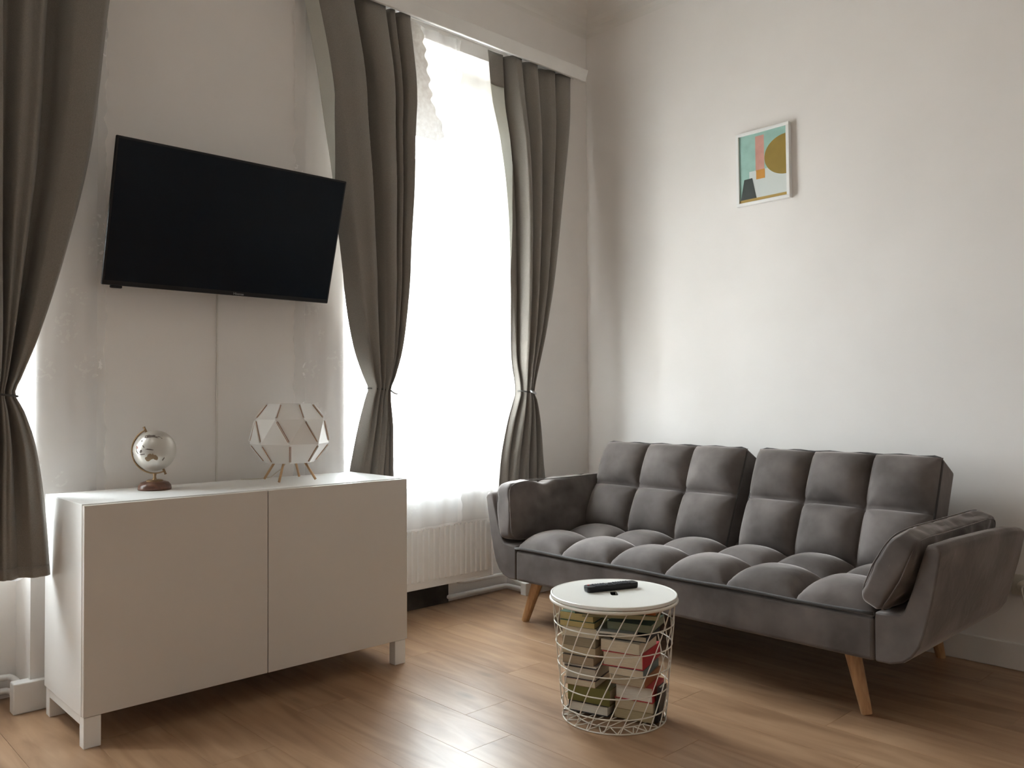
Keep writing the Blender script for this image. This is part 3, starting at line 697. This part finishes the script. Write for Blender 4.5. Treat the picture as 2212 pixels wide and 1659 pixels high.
# loose arm bolsters
def bolster(label, c, size, lean, twist, seed, dip, pin):
    """box cushion: length along x, height along z, thickness along y"""
    lx, ty, hz = size
    def thick(a, c_): return (1-pin+pin*(1-abs(c_)**2.2))*(.86+.14*(1-a**4))
    t = thing('bolster_cushion', label, 'cushion', c)
    t.rotation_euler = (lean, 0, twist)
    b = bmesh.new(); bmesh.ops.create_cube(b, size=1.0); bmesh.ops.subdivide_edges(b, edges=b.edges[:], cuts=26, use_grid_fill=True)
    for v in b.verts:
        p = v.co*2; x_, y_, z_ = p
        m = max(abs(x_), abs(y_), abs(z_))
        # superellipsoid rounding in each plane
        def rnd(a, bb, e): return (1-abs(bb)**e)**(1/e) if abs(bb) < 1 else 0
        ex = 9.0
        r_ = (abs(x_)**ex+abs(y_)**ex+abs(z_)**ex)**(1/ex); q = Vector((x_, y_, z_))/r_
        yv = q.y*thick(q.x, q.z)
        wr = .0
        edge = max(abs(q.x), abs(q.z))
        wr = .012*noise.noise((q.x*lx*8+seed, q.z*hz*8, seed+q.y*.7))+.006*noise.noise((q.x*lx*24+seed, q.z*4, 3.1+seed))*edge**4
        zr = q.z*(1-.035*(1-q.x**2)) if q.z > 0 else q.z
        v.co = Vector((q.x*lx/2, yv*ty/2+wr*(1 if q.y > 0 else -1)*(.4+.6*abs(q.y)), zr*hz/2+hz/2 + .007*noise.noise((q.x*lx*13+seed, q.y*.8, seed))*max(0, q.z)-dip*math.exp(-((q.x+.36)/.12)**2)*max(0, q.z)))
    mesh_obj('cover', b, M_velvet, t, smooth=True, sub=1)
    # seam loops round the gusset at both faces
    for sy in (-1, 1):
        b = bmesh.new(); pts = []; N = 64
        for k in range(N):
            a = 2*PI*k/N; ca, sa = math.cos(a), math.sin(a); e = 2/7.0
            px = math.copysign(abs(ca)**e, ca); pz = math.copysign(abs(sa)**e, sa)
            if pz > 0: pz *= (1-.035*(1-px**2))
            pts.append((px*lx/2*.985, sy*ty/2*.90*thick(px, pz), pz*hz/2*.985+hz/2))
        tube(b, pts, .0024, 6, True); mesh_obj('seam', b, M_velvet, t, smooth=True)
    return t
bolster('grey velvet bolster cushion leaning on the sofa arm by the window', (-.575, -.325, .380), (.78, .112, .282), -.06, .0, 2.0, .022, .18)
bolster('grey velvet bolster cushion leaning on the sofa arm nearest the socket', (-.598, -2.042, .378), (.80, .120, .280), .457, .0, 5.0, .0, .45)

# ------------------------------------------------------------------ wire basket side table
TC = Vector((-1.475, -1.405, 0)); ZT, RT, RB = .407, .212, .170
t = thing('side_table', 'round white wire basket side table in front of the sofa', 'side table', TC)
def rad(z): return RB+(RT-.009-RB)*(z/(ZT-.024))
HW, HD = .0125, .030                 # finger hole half sizes
base_rot = math.atan2(rgt.y, rgt.x)
def top_mesh():
    b = bmesh.new(); n = 96; zt, zb = ZT, ZT-.012; R0 = RT-.003; inner = []; m = 24
    Rz = Matrix.Rotation(base_rot, 3, 'Z')
    def sup(k, N):
        a = 2*PI*k/N; e = 2/5.0; c_, s_ = math.cos(a), math.sin(a)
        return Rz @ Vector((math.copysign(abs(c_)**e, c_)*HW, math.copysign(abs(s_)**e, s_)*HD-.012, 0))
    def circ(k, N, r, z): a = 2*PI*k/N; return Rz @ Vector((r*math.cos(a), r*math.sin(a), z))
    rings = []
    rings.append([sup(k, n)+Vector((0, 0, zb)) for k in range(n)])
    rings.append([sup(k, n)+Vector((0, 0, zt-.0012)) for k in range(n)])
    rings.append([sup(k, n)*1.03+Vector((0, 0, zt-.0015)) for k in range(n)])
    rings.append([circ(k, n, R0*.97, zt-.0015) for k in range(n)])
    rings.append([circ(k, n, R0*.985, zt) for k in range(n)])
    rings.append([circ(k, n, R0, zt-.001) for k in range(n)])
    rings.append([circ(k, n, R0+.001, zb+.002) for k in range(n)])
    rings.append([circ(k, n, R0-.003, zb) for k in range(n)])
    V = [[b.verts.new(p) for p in r] for r in rings]; V.append(V[0])
    for a, c in zip(V, V[1:]):
        for k in range(n): b.faces.new((a[k], a[(k+1) % n], c[(k+1) % n], c[k]))
    bmesh.ops.recalc_face_normals(b, faces=b.faces[:]); return b
lid = mesh_obj('tray_top', top_mesh(), M_top, t)
b = bmesh.new(); Rz4 = Matrix.Rotation(base_rot, 4, 'Z')
for bb in ((-HW-.004, -HW+.001, -HD-.004, HD+.004), (HW-.001, HW+.004, -HD-.004, HD+.004), (-HW, HW, -HD-.004, -HD+.001), (-HW, HW, HD-.001, HD+.004)):
    box(b, bb[0], bb[1], bb[2], bb[3], ZT-.014, ZT-.004, M=Rz4 @ Matrix.Translation((0, -.012, 0)))
box(b, -HW-.004, HW+.004, -HD-.004, HD+.004, ZT-.017, ZT-.014, M=Rz4 @ Matrix.Translation((0, -.012, 0)))
gp = mesh_obj('finger_hole_shade', b, M_black, lid); gp['label'] = 'finger hole in the tray, its inner shade put in as black'  # black cup below the hole stands in for its shaded inside
def ring(z, r, wr, name):
    b = bmesh.new(); N = 72; tube(b, [(r*math.cos(2*PI*k/N), r*math.sin(2*PI*k/N), z) for k in range(N)], wr, 8, True); mesh_obj(name, b, M_wire, t, smooth=True)
ring(ZT-.0185, RT-.004, .0058, 'rim_ring')
for z in (.0475, .114, .181, .248, .316): ring(z, rad(z), .0021, 'wire_ring')
ring(.0024, RB, .0024, 'base_ring')
NWR = 21
b = bmesh.new(); me_w = None
tube(b, [(rad(z)*math.cos(a), rad(z)*math.sin(a), z) for z, a in [((ZT-.020)*k/26+.002, math.radians(58)*k/26) for k in range(27)]], .0019, 6)
w0 = mesh_obj('wire', b, M_wire, t, smooth=True); w0.rotation_euler = (0, 0, .05)
for k in range(1, NWR):
    o = w0.copy(); COL.objects.link(o); o.parent = t; o.rotation_euler = (0, 0, .05+2*PI*k/NWR)
b = bmesh.new(); a2 = PI/NWR
tube(b, [(RB, 0, .003), (RB*.74*math.cos(a2), RB*.74*math.sin(a2), .007)], .0018, 6); s0 = mesh_obj('base_spoke', b, M_wire, t, smooth=True)
for k in range(1, 2*NWR):
    o = s0.copy(); COL.objects.link(o); o.parent = t
    a = 2*PI*(k//2)/NWR
    if k % 2: o.scale = (1, -1, 1)
    o.rotation_euler = (0, 0, a)
ring(.007, RB*.74, .002, 'inner_ring')
for k in range(-3, 4):
    hh = k*.033; L_ = math.sqrt((RB*.74)**2-hh**2)
    b = bmesh.new(); tube(b, [(-L_, hh, .0088), (L_, hh, .0088)], .0016, 6); mesh_obj('base_bar', b, M_wire, t, smooth=True)

# books inside the basket
PAPER = {}
def paper(c):
    if c not in PAPER:
        m = vary(mat('book_pages', c, .85), tuple(q*.80 for q in c), c, 40, 3, (1, 1, 22), .3, .7); PAPER[c] = m
    return PAPER[c]
COV = {}
def cover(c, rough=.5):
    if c not in COV: COV[c] = mat('book_cover', c, rough)
    return COV[c]
er, ef = Vector((rgt0.x, rgt0.y, 0)), Vector((fwd.x, fwd.y, 0)).normalized()
CREAM, TAN, WHITEP, BRN, YEL = (.70, .60, .44), (.55, .44, .29), (.78, .73, .63), (.40, .31, .21), (.58, .46, .20)
GRP = 'books packed inside the wire basket'
def book(u, w, rot, fl_, sl, z0, th, cc, pc, spine, label, hard=False, name='book'):
    """near right corner at (u, w) in the basket's view frame; fl_ = length of the face to the left, sl = length going back"""
    a = math.radians(rot)
    dl = -math.cos(a)*er+math.sin(a)*ef          # along the front face, to the left
    db = math.sin(a)*er+math.cos(a)*ef           # along the right side, going back
    cpos = TC+er*u+ef*w
    t_ = thing(name, label, 'book', cpos+Vector((0, 0, z0)), group=GRP)
    Mx = Matrix((-dl, db, Vector((0, 0, 1)))).transposed().to_4x4()      # local x right, y back; corner at origin
    k = .0022 if hard else .0009; o_ = .004 if hard else .0004
    # spine in {'r' right side, 'l' left, 'f' front, 'b' back}
    x0, x1, y0, y1 = -fl_, 0.0, 0.0, sl
    b = bmesh.new()
    box(b, x0, x1, y0, y1, 0, k, M=Mx); box(b, x0, x1, y0, y1, th-k, th, M=Mx)
    sp_ = {'r': (x1-k*1.2, x1, y0, y1), 'l': (x0, x0+k*1.2, y0, y1), 'f': (x0, x1, y0, y0+k*1.2), 'b': (x0, x1, y1-k*1.2, y1)}[spine]
    box(b, *sp_, k, th-k, M=Mx)
    mesh_obj('cover', b, cover(cc), t_)
    i = {s: o_ for s in 'rlfb'}; i[spine] = k*1.2
    b = bmesh.new(); box(b, x0+i['l'], x1-i['r'], y0+i['f'], y1-i['b'], k, th-k, M=Mx); mesh_obj('page_block', b, paper(pc), t_)
    return t_
z = .0105
LFT = [(-.026, -.050, 30, .142, .120, .034, (.03, .028, .03), WHITEP, 'l', 'dark covered book with white pages, lowest of the left pile', True),
       (-.020, -.050, 30, .152, .115, .053, (.17, .15, .035), TAN, 'f', 'thick olive green book with its spine facing out, low in the left pile', True),
       (-.066, -.028, 29, .112, .13, .020, (.55, .33, .27), CREAM, 'b', 'thin pink covered book resting on the olive book', False),
       (-.062, -.026, 28, .114, .13, .041, (.035, .03, .03), (.60, .53, .42), 'b', 'black hardback with thick pale pages, left pile above the pink book', True),
       (-.062, -.024, 31, .118, .13, .008, (.30, .28, .27), WHITEP, 'b', 'very thin white booklet in the middle of the left pile', False),
       (-.070, -.024, 29, .113, .13, .029, (.05, .035, .03), BRN, 'b', 'brown paged book with black cover, middle of the left pile', False),
       (-.064, -.024, 32, .124, .13, .030, (.32, .25, .17), TAN, 'b', 'tan paperback beneath the greyish book in the left pile', False),
       (-.063, -.020, 29, .121, .13, .030, (.22, .18, .12), (.33, .27, .18), 'b', 'greyish brown paperback second below the green books in the left pile', False),
       (-.052, -.024, 28, .132, .13, .033, (.50, .45, .36), CREAM, 'b', 'thick cream paperback just under the green books at left', False),
       (-.066, -.020, 27, .124, .125, .020, (.06, .12, .06), YEL, 'b', 'dark green book with yellowish pages, upper left of the basket', False),
       (-.070, -.016, 30, .122, .125, .026, (.10, .19, .11), YEL, 'b', 'green covered book topmost of the left pile', False)]
for u, w, rt, f1, s1, th, cc, pc, spn, lab, hard in LFT:
    book(u, w, rt, f1, s1, z, th-.0004, cc, pc, spn, lab, hard); z += th
ZL = z; z = .0105
RGT = [(.110, -.104, 28, .130, .110, .031, (.20, .16, .06), (.42, .34, .20), 'b', 'olive paperback lowest of the right pile', False),
       (.112, -.104, 28, .128, .110, .031, (.40, .29, .17), TAN, 'l', 'tan paperback under the lower red hardback', False),
       (.112, -.102, 28, .130, .115, .050, (.42, .025, .03), WHITEP, 'r', 'lower red hardback with white pages, right pile', True),
       (.086, -.104, 29, .118, .155, .030, (.36, .14, .055), (.47, .38, .26), 'r', 'paperback with orange brown spine above the lower red hardback', False),
       (.082, -.104, 28, .118, .155, .025, (.13, .17, .17), CREAM, 'r', 'paperback with grey green spine beneath the big red hardback', False),
       (.082, -.100, 27, .140, .182, .048, (.43, .02, .03), CREAM, 'r', 'big red hardback halfway up the right pile', True),
       (.070, -.098, 31, .135, .150, .036, (.50, .44, .34), CREAM, 'l', 'thick cream paperback on top of the big red hardback', False),
       (.096, -.088, 27, .125, .140, .020, (.02, .02, .022), CREAM, 'r', 'book with black cover lying on the thick cream paperback', True),
       (.060, -.080, 20, .130, .150, .008, (.34, .35, .33), WHITEP, 'b', 'thin grey magazine slid over the black covered book', False),
       (.112, -.078, 26, .150, .150, .026, (.10, .16, .11), (.30, .32, .22), 'b', 'dark green softcover near the top of the right pile', False)]
for u, w, rt, f1, s1, th, cc, pc, spn, lab, hard in RGT:
    book(u, w, rt, f1, s1, z, th-.0004, cc, pc, spn, lab, hard); z += th
ZR = z; zt = max(ZL, ZR)+.0005
book(.135, -.095, 14, .250, .175, zt, .014, (.12, .20, .11), (.42, .38, .22), 'b', 'wide green notebook spanning both book piles', False, 'notebook'); zt += .0145
book(.125, -.085, 24, .110, .150, zt, .011, (.48, .15, .04), (.52, .33, .2), 'f', 'orange booklet on top at the right under the tray', False, 'booklet')
book(-.020, -.075, 12, .115, .150, zt, .009, (.035, .05, .035), (.30, .30, .22), 'f', 'dark booklet on top at the left under the tray', False, 'booklet')
# black book standing on edge at the right
tb = thing('book', 'narrow black book standing upright at the right of the basket', 'book', TC+er*.118+ef*-.090+Vector((0, 0, .0105)), group=GRP)
Mx = (Matrix((er, ef, Vector((0, 0, 1)))).transposed().to_4x4()) @ Matrix.Rotation(math.radians(-30), 4, 'Z') @ Matrix.Rotation(math.radians(6), 4, 'Y')
b = bmesh.new(); box(b, 0, .0015, 0, .055, 0, .115, M=Mx); box(b, .0105, .012, 0, .055, 0, .115, M=Mx); box(b, .0015, .0105, 0, .0015, 0, .115, M=Mx); mesh_obj('cover', b, cover((.012, .012, .016)), tb)
b = bmesh.new(); box(b, .0015, .0105, .0015, .053, .003, .112, M=Mx); mesh_obj('page_block', b, paper(WHITEP), tb)

# remote control
ra = Vector((-1.594, -1.382, 0)); rb_ = Vector((-1.415, -1.449, 0)); dv = (rb_-ra); Lr = dv.length*1.02; rzr = math.atan2(dv.y, dv.x)
t = thing('remote_control', 'black television remote lying on the white tray table', 'remote control', ((ra+rb_)/2)+Vector((.058, .044, ZT-.0012)), rzr)
def rr_poly(l, w, r, n=6):
    P = []
    for cx_, cy_, a0 in ((l-r, w-r, 0), (-l+r, w-r, PI/2), (-l+r, -w+r, PI), (l-r, -w+r, 3*PI/2)):
        for k in range(n+1): a = a0+PI/2*k/n; P.append((cx_+r*math.cos(a), cy_+r*math.sin(a)))
    return P
b = bmesh.new(); V = []
for sc, z in ((.90, 0.0), (.975, .004), (1.0, .010), (.995, .0165), (.965, .019)):
    V.append([b.verts.new((x_-math.copysign(.0, x_)+0, y_*sc if sc < .99 else y_, z)) for x_, y_ in rr_poly(Lr/2-(1-sc)*.02, .0205, .011)])
for a, c in zip(V, V[1:]):
    n = len(a)
    for k in range(n): b.faces.new((a[k], a[(k+1) % n], c[(k+1) % n], c[k]))
b.faces.new(V[0][::-1]); b.faces.new(V[-1]); bmesh.ops.recalc_face_normals(b, faces=b.faces[:])
mesh_obj('body', b, M_black, t, bevel=.0008)
b = bmesh.new(); prism(b, rr_poly(.0036, .0027, .0012, 2), 2, 0, .0022); bt = mesh_obj('button', b, M_button, t); bt.location = (-Lr/2+.034, -.0125, .0188)
first = True
for i in range(14):
    for j in range(4):
        if i in (5, 6, 7) : continue
        if first: first = False; continue
        o = bt.copy(); COL.objects.link(o); o.parent = t; o.location = (-Lr/2+.034+i*.0098, -.0125+j*.0083, .0188)
b = bmesh.new(); lathe(b, [(.0075, 0), (.0125, 0), (.0120, .0022), (.0080, .0022), (.0075, 0)], 28); dp = mesh_obj('direction_pad', b, M_button, t); dp.location = (-Lr/2+.034+6*.0098, 0, .0188)
b = bmesh.new(); lathe(b, [(.0035, 0), (.0033, .002), (0, .002)], 16); pb = mesh_obj('power_button', b, M_red, t); pb.location = (-Lr/2+.016, .010, .0188); pb['label'] = 'small red power button'

# ------------------------------------------------------------------ table lamp of folded panels
ZCB = z1_top = HZ+HC+.003
LC = Vector((-2.012, -.211, ZCB))
t = thing('table_lamp', 'white faceted panel lamp on wooden dowel legs atop the cabinet', 'lamp', LC)
front = math.atan2(CY-LC.y, CX-LC.x)         # towards the viewer's side of the room
tiers = [(.300, .088, 0), (.240, .138, 0), (.145, .150, .5), (.070, .092, .5)]
def lv(k, tier, dr=0.0):
    z, r, off = tiers[tier]; a = front+math.radians(22.5)+(k+off)*math.radians(45); r += dr
    return Vector((r*math.cos(a), r*math.sin(a), z))
for k in range(8):
    b = bmesh.new()
    q = [[b.verts.new(lv(k+d, i)) for d in (0, 1)] for i in range(4)]
    # pull the free edges a little inside so a slit shows at the sticks
    b.faces.new((q[0][0], q[0][1], q[1][1], q[1][0]))
    b.faces.new((q[1][0], q[1][1], q[2][0])); b.faces.new((q[1][1], q[2][1], q[2][0]))
    b.faces.new((q[2][0], q[2][1], q[3][1], q[3][0]))
    bmesh.ops.recalc_face_normals(b, faces=b.faces[:])
    pn = mesh_obj('shade_panel', b, M_white, t, solid=.0012)
    for i in range(3):      # folded tabs and wooden strips along each seam
        p, q2 = lv(k, i), lv(k, i+1); d = (q2-p); e1, e2 = p+d*.06, q2-d*.06
        nn = (p+q2)/2; nn.z = 0; nn.normalize(); tan = nn.cross(d).normalized()
        m_ = (lv(k, i)+lv(k, i+1))/2-Vector((0, 0, .185)); m_.normalize()
        b = bmesh.new(); a_ = [e1, e2, e2+m_*.007-d*.03, e1+m_*.007+d*.03]
        sd = tan*.0012
        A = [b.verts.new(x_+sd*1.9) for x_ in a_]; B = [b.verts.new(x_+sd*.7) for x_ in a_]
        b.faces.new(A); b.faces.new(B[::-1])
        for j in range(4): b.faces.new((A[j], B[j], B[(j+1) % 4], A[(j+1) % 4]))
        bmesh.ops.recalc_face_normals(b, faces=b.faces[:]); mesh_obj('seam_tab', b, M_white, t)
        b = bmesh.new()
        for off in (-.9, 3.2): tube(b, [p+d*.10+m_*.0016+sd*off, q2-d*.10+m_*.0016+sd*off], .0013, 6)
        mesh_obj('seam_strip', b, M_stick, t)
for sx, sy in ((-.066, .081), (-.087, -.078), (.090, .088), (.067, -.082)):
    b = bmesh.new(); tube(b, [(sx, sy, .0032), (sx*.50, sy*.50, .085)], .0048, 10); mesh_obj('leg', b, M_dowel, t, smooth=True)
b = bmesh.new(); lathe(b, [(0, .072), (.055, .072), (.055, .080), (0, .080)], 24); mesh_obj('base_disc', b, M_white, t)
b = bmesh.new(); lathe(b, [(0, .08), (.017, .08), (.017, .13), (.011, .135), (.014, .15), (.028, .175), (.030, .195), (.02, .215), (0, .222)], 20); mesh_obj('bulb', b, mat('bulb_glass', (.8, .8, .78), .3), t, smooth=True)
b = bmesh.new(); tube(b, [(0, .02, .072), (-.01, .05, .04), (-.035, .085, .008), (-.075, .098, .003), (-.115, .112, .003), (-.14, .130, .003)], .0022, 8); mesh_obj('power_cord', b, M_cord, t, smooth=True)

# ------------------------------------------------------------------ globe
GC = Vector((-2.525, -.190, ZCB)); ga = math.atan2(rgt0.y, rgt0.x)
t = thing('globe', 'small silver desk globe on a round dark wooden base atop the cabinet', 'globe', GC, ga)
# local: x to the right, y away; z up
b = bmesh.new(); lathe(b, [(0, 0), (.054, 0), (.056, .004), (.054, .016), (.046, .026), (.034, .030), (0, .030)], 40); mesh_obj('base', b, M_globe_wood, t, smooth=True)
b = bmesh.new(); lathe(b, [(0, .030), (.0275, .030), (.0275, .0335), (.022, .0355), (0, .0355)], 32); mesh_obj('base_plate', b, M_brass, t, smooth=False)
b = bmesh.new(); lathe(b, [(.007, .035), (.0055, .040), (.0045, .047), (.006, .053), (.005, .060)], 16); mesh_obj('stem', b, M_brass, t, smooth=True)
gz, gr = .1375, .0715; ax = math.radians(25)
def arc(r, a): return Vector((r*math.cos(a), 0, gz+r*math.sin(a)))
a0, a1 = PI/2+ax, PI*3/2+ax
b = bmesh.new(); N = 40; R1, R2 = gr+.006, gr+.0105; hw = .0055
prev = None
for k in range(N+1):
    a = a0+(a1-a0)*k/N
    q = [b.verts.new(arc(R1, a)+Vector((0, -hw, 0))), b.verts.new(arc(R2, a)+Vector((0, -hw, 0))), b.verts.new(arc(R2, a)+Vector((0, hw, 0))), b.verts.new(arc(R1, a)+Vector((0, hw, 0)))]
    if prev:
        for i in range(4): b.faces.new((prev[i], prev[(i+1) % 4], q[(i+1) % 4], q[i]))
    else: b.faces.new(q)
    prev = q
b.faces.new(prev[::-1]); bmesh.ops.recalc_face_normals(b, faces=b.faces[:])
mesh_obj('meridian_arm', b, M_brass, t, bevel=.001)
for s in (0, 1):
    a = a0 if s == 0 else a1
    b = bmesh.new(); tube(b, [arc(gr-.001, a), arc(R2+.002, a), arc(R2+.003, a), arc(R2+.010, a)], [.004, .004, .0032, .0045], 10); mesh_obj('pivot_knob', b, M_brass, t, smooth=True)
# sphere: silvered sea; continents as printed patches
mg = bpy.data.materials.new('silver_globe'); mg.use_nodes = True; n = mg.node_tree; B_ = n.nodes['Principled BSDF']
B_.inputs['Base Color'].default_value = (.62, .59, .54, 1); B_.inputs['Metallic'].default_value = .55; B_.inputs['Roughness'].default_value = .33
sph = bmesh.new(); bmesh.ops.create_uvsphere(sph, u_segments=48, v_segments=32, radius=gr)
so_ = mesh_obj('sphere', sph, mg, t, smooth=True); so_.location = (0, 0, gz); so_.rotation_euler = (0, -ax, 0)
M_land = vary(mat('globe_land', (.24, .15, .08), .45, .3), (.20, .13, .07), (.30, .20, .11), 30)
M_land2 = mat('globe_islands', (.13, .10, .08), .5, .2)
M_land3 = mat('globe_reddish', (.22, .085, .055), .5, .2)
def patch(px, pz, poly, m, lift=.0004, name='continent'):
    """poly in metres in the plane facing the viewer, draped on the sphere front (-y)"""
    b = bmesh.new(); pts = [Vector((px+u, 0, pz+v)) for u, v in poly]
    c = sum(pts, Vector())/len(pts); ringsP = []
    def drape(p):
        R = gr+lift; d = max(1e-6, R*R-p.x**2-p.z**2); return Vector((p.x, -math.sqrt(d), p.z))
    cv = b.verts.new(drape(c)); prev = None
    for s in (.5, 1.0):
        rg_ = [b.verts.new(drape(c+(p-c)*s)) for p in pts]; k = len(pts)
        for i in range(k):
            if prev is None: b.faces.new((cv, rg_[i], rg_[(i+1) % k]))
            else: b.faces.new((prev[i], prev[(i+1) % k], rg_[(i+1) % k], rg_[i]))
        prev = rg_
    bmesh.ops.recalc_face_normals(b, faces=b.faces[:])
    o = mesh_obj(name, b, m, t, smooth=True); o.location = (0, 0, gz)
# Australia and the islands north of it, as printed on the globe's near side (photo pixels -> metres)
def gp_(x_, y_): return ((x_-718)/5000.0*.985, -(y_-738)/5000.0*.985)
def land(pix, m, name): 
    P = [gp_(*p) for p in pix]; patch(0, 0, P, m, name=name)
land([(690, 860), (700, 835), (735, 820), (745, 790), (775, 770), (805, 772), (815, 790), (830, 760), (842, 790), (875, 795), (900, 830), (900, 865), (882, 892), (850, 880), (830, 862), (795, 875), (750, 908), (715, 905)], M_land, 'continent')
land([(505, 640), (530, 632), (565, 660), (560, 690), (535, 690)], M_land3, 'continent')
land([(500, 660), (515, 660), (535, 720), (575, 775), (560, 778), (520, 735)], M_land2, 'island')
land([(580, 785), (640, 775), (700, 770), (695, 785), (630, 795)], M_land2, 'island')
land([(595, 740), (610, 705), (640, 700), (650, 730), (630, 755), (605, 755)], M_land2, 'island')
land([(640, 625), (660, 625), (690, 660), (685, 670), (660, 655)], M_land2, 'island')
land([(700, 695), (740, 680), (800, 690), (850, 705), (830, 712), (760, 705)], M_land2, 'island')
land([(640, 460), (700, 445), (800, 450), (890, 480), (940, 520), (900, 510), (820, 490), (720, 490), (650, 500)], M_land2, 'continent')
land([(945, 890), (985, 835), (985, 860), (955, 905)], M_land2, 'island')
land([(600, 540), (625, 535), (630, 560), (605, 575)], M_land2, 'island')
land([(400, 770), (425, 740), (440, 790), (415, 815)], M_land2, 'continent')
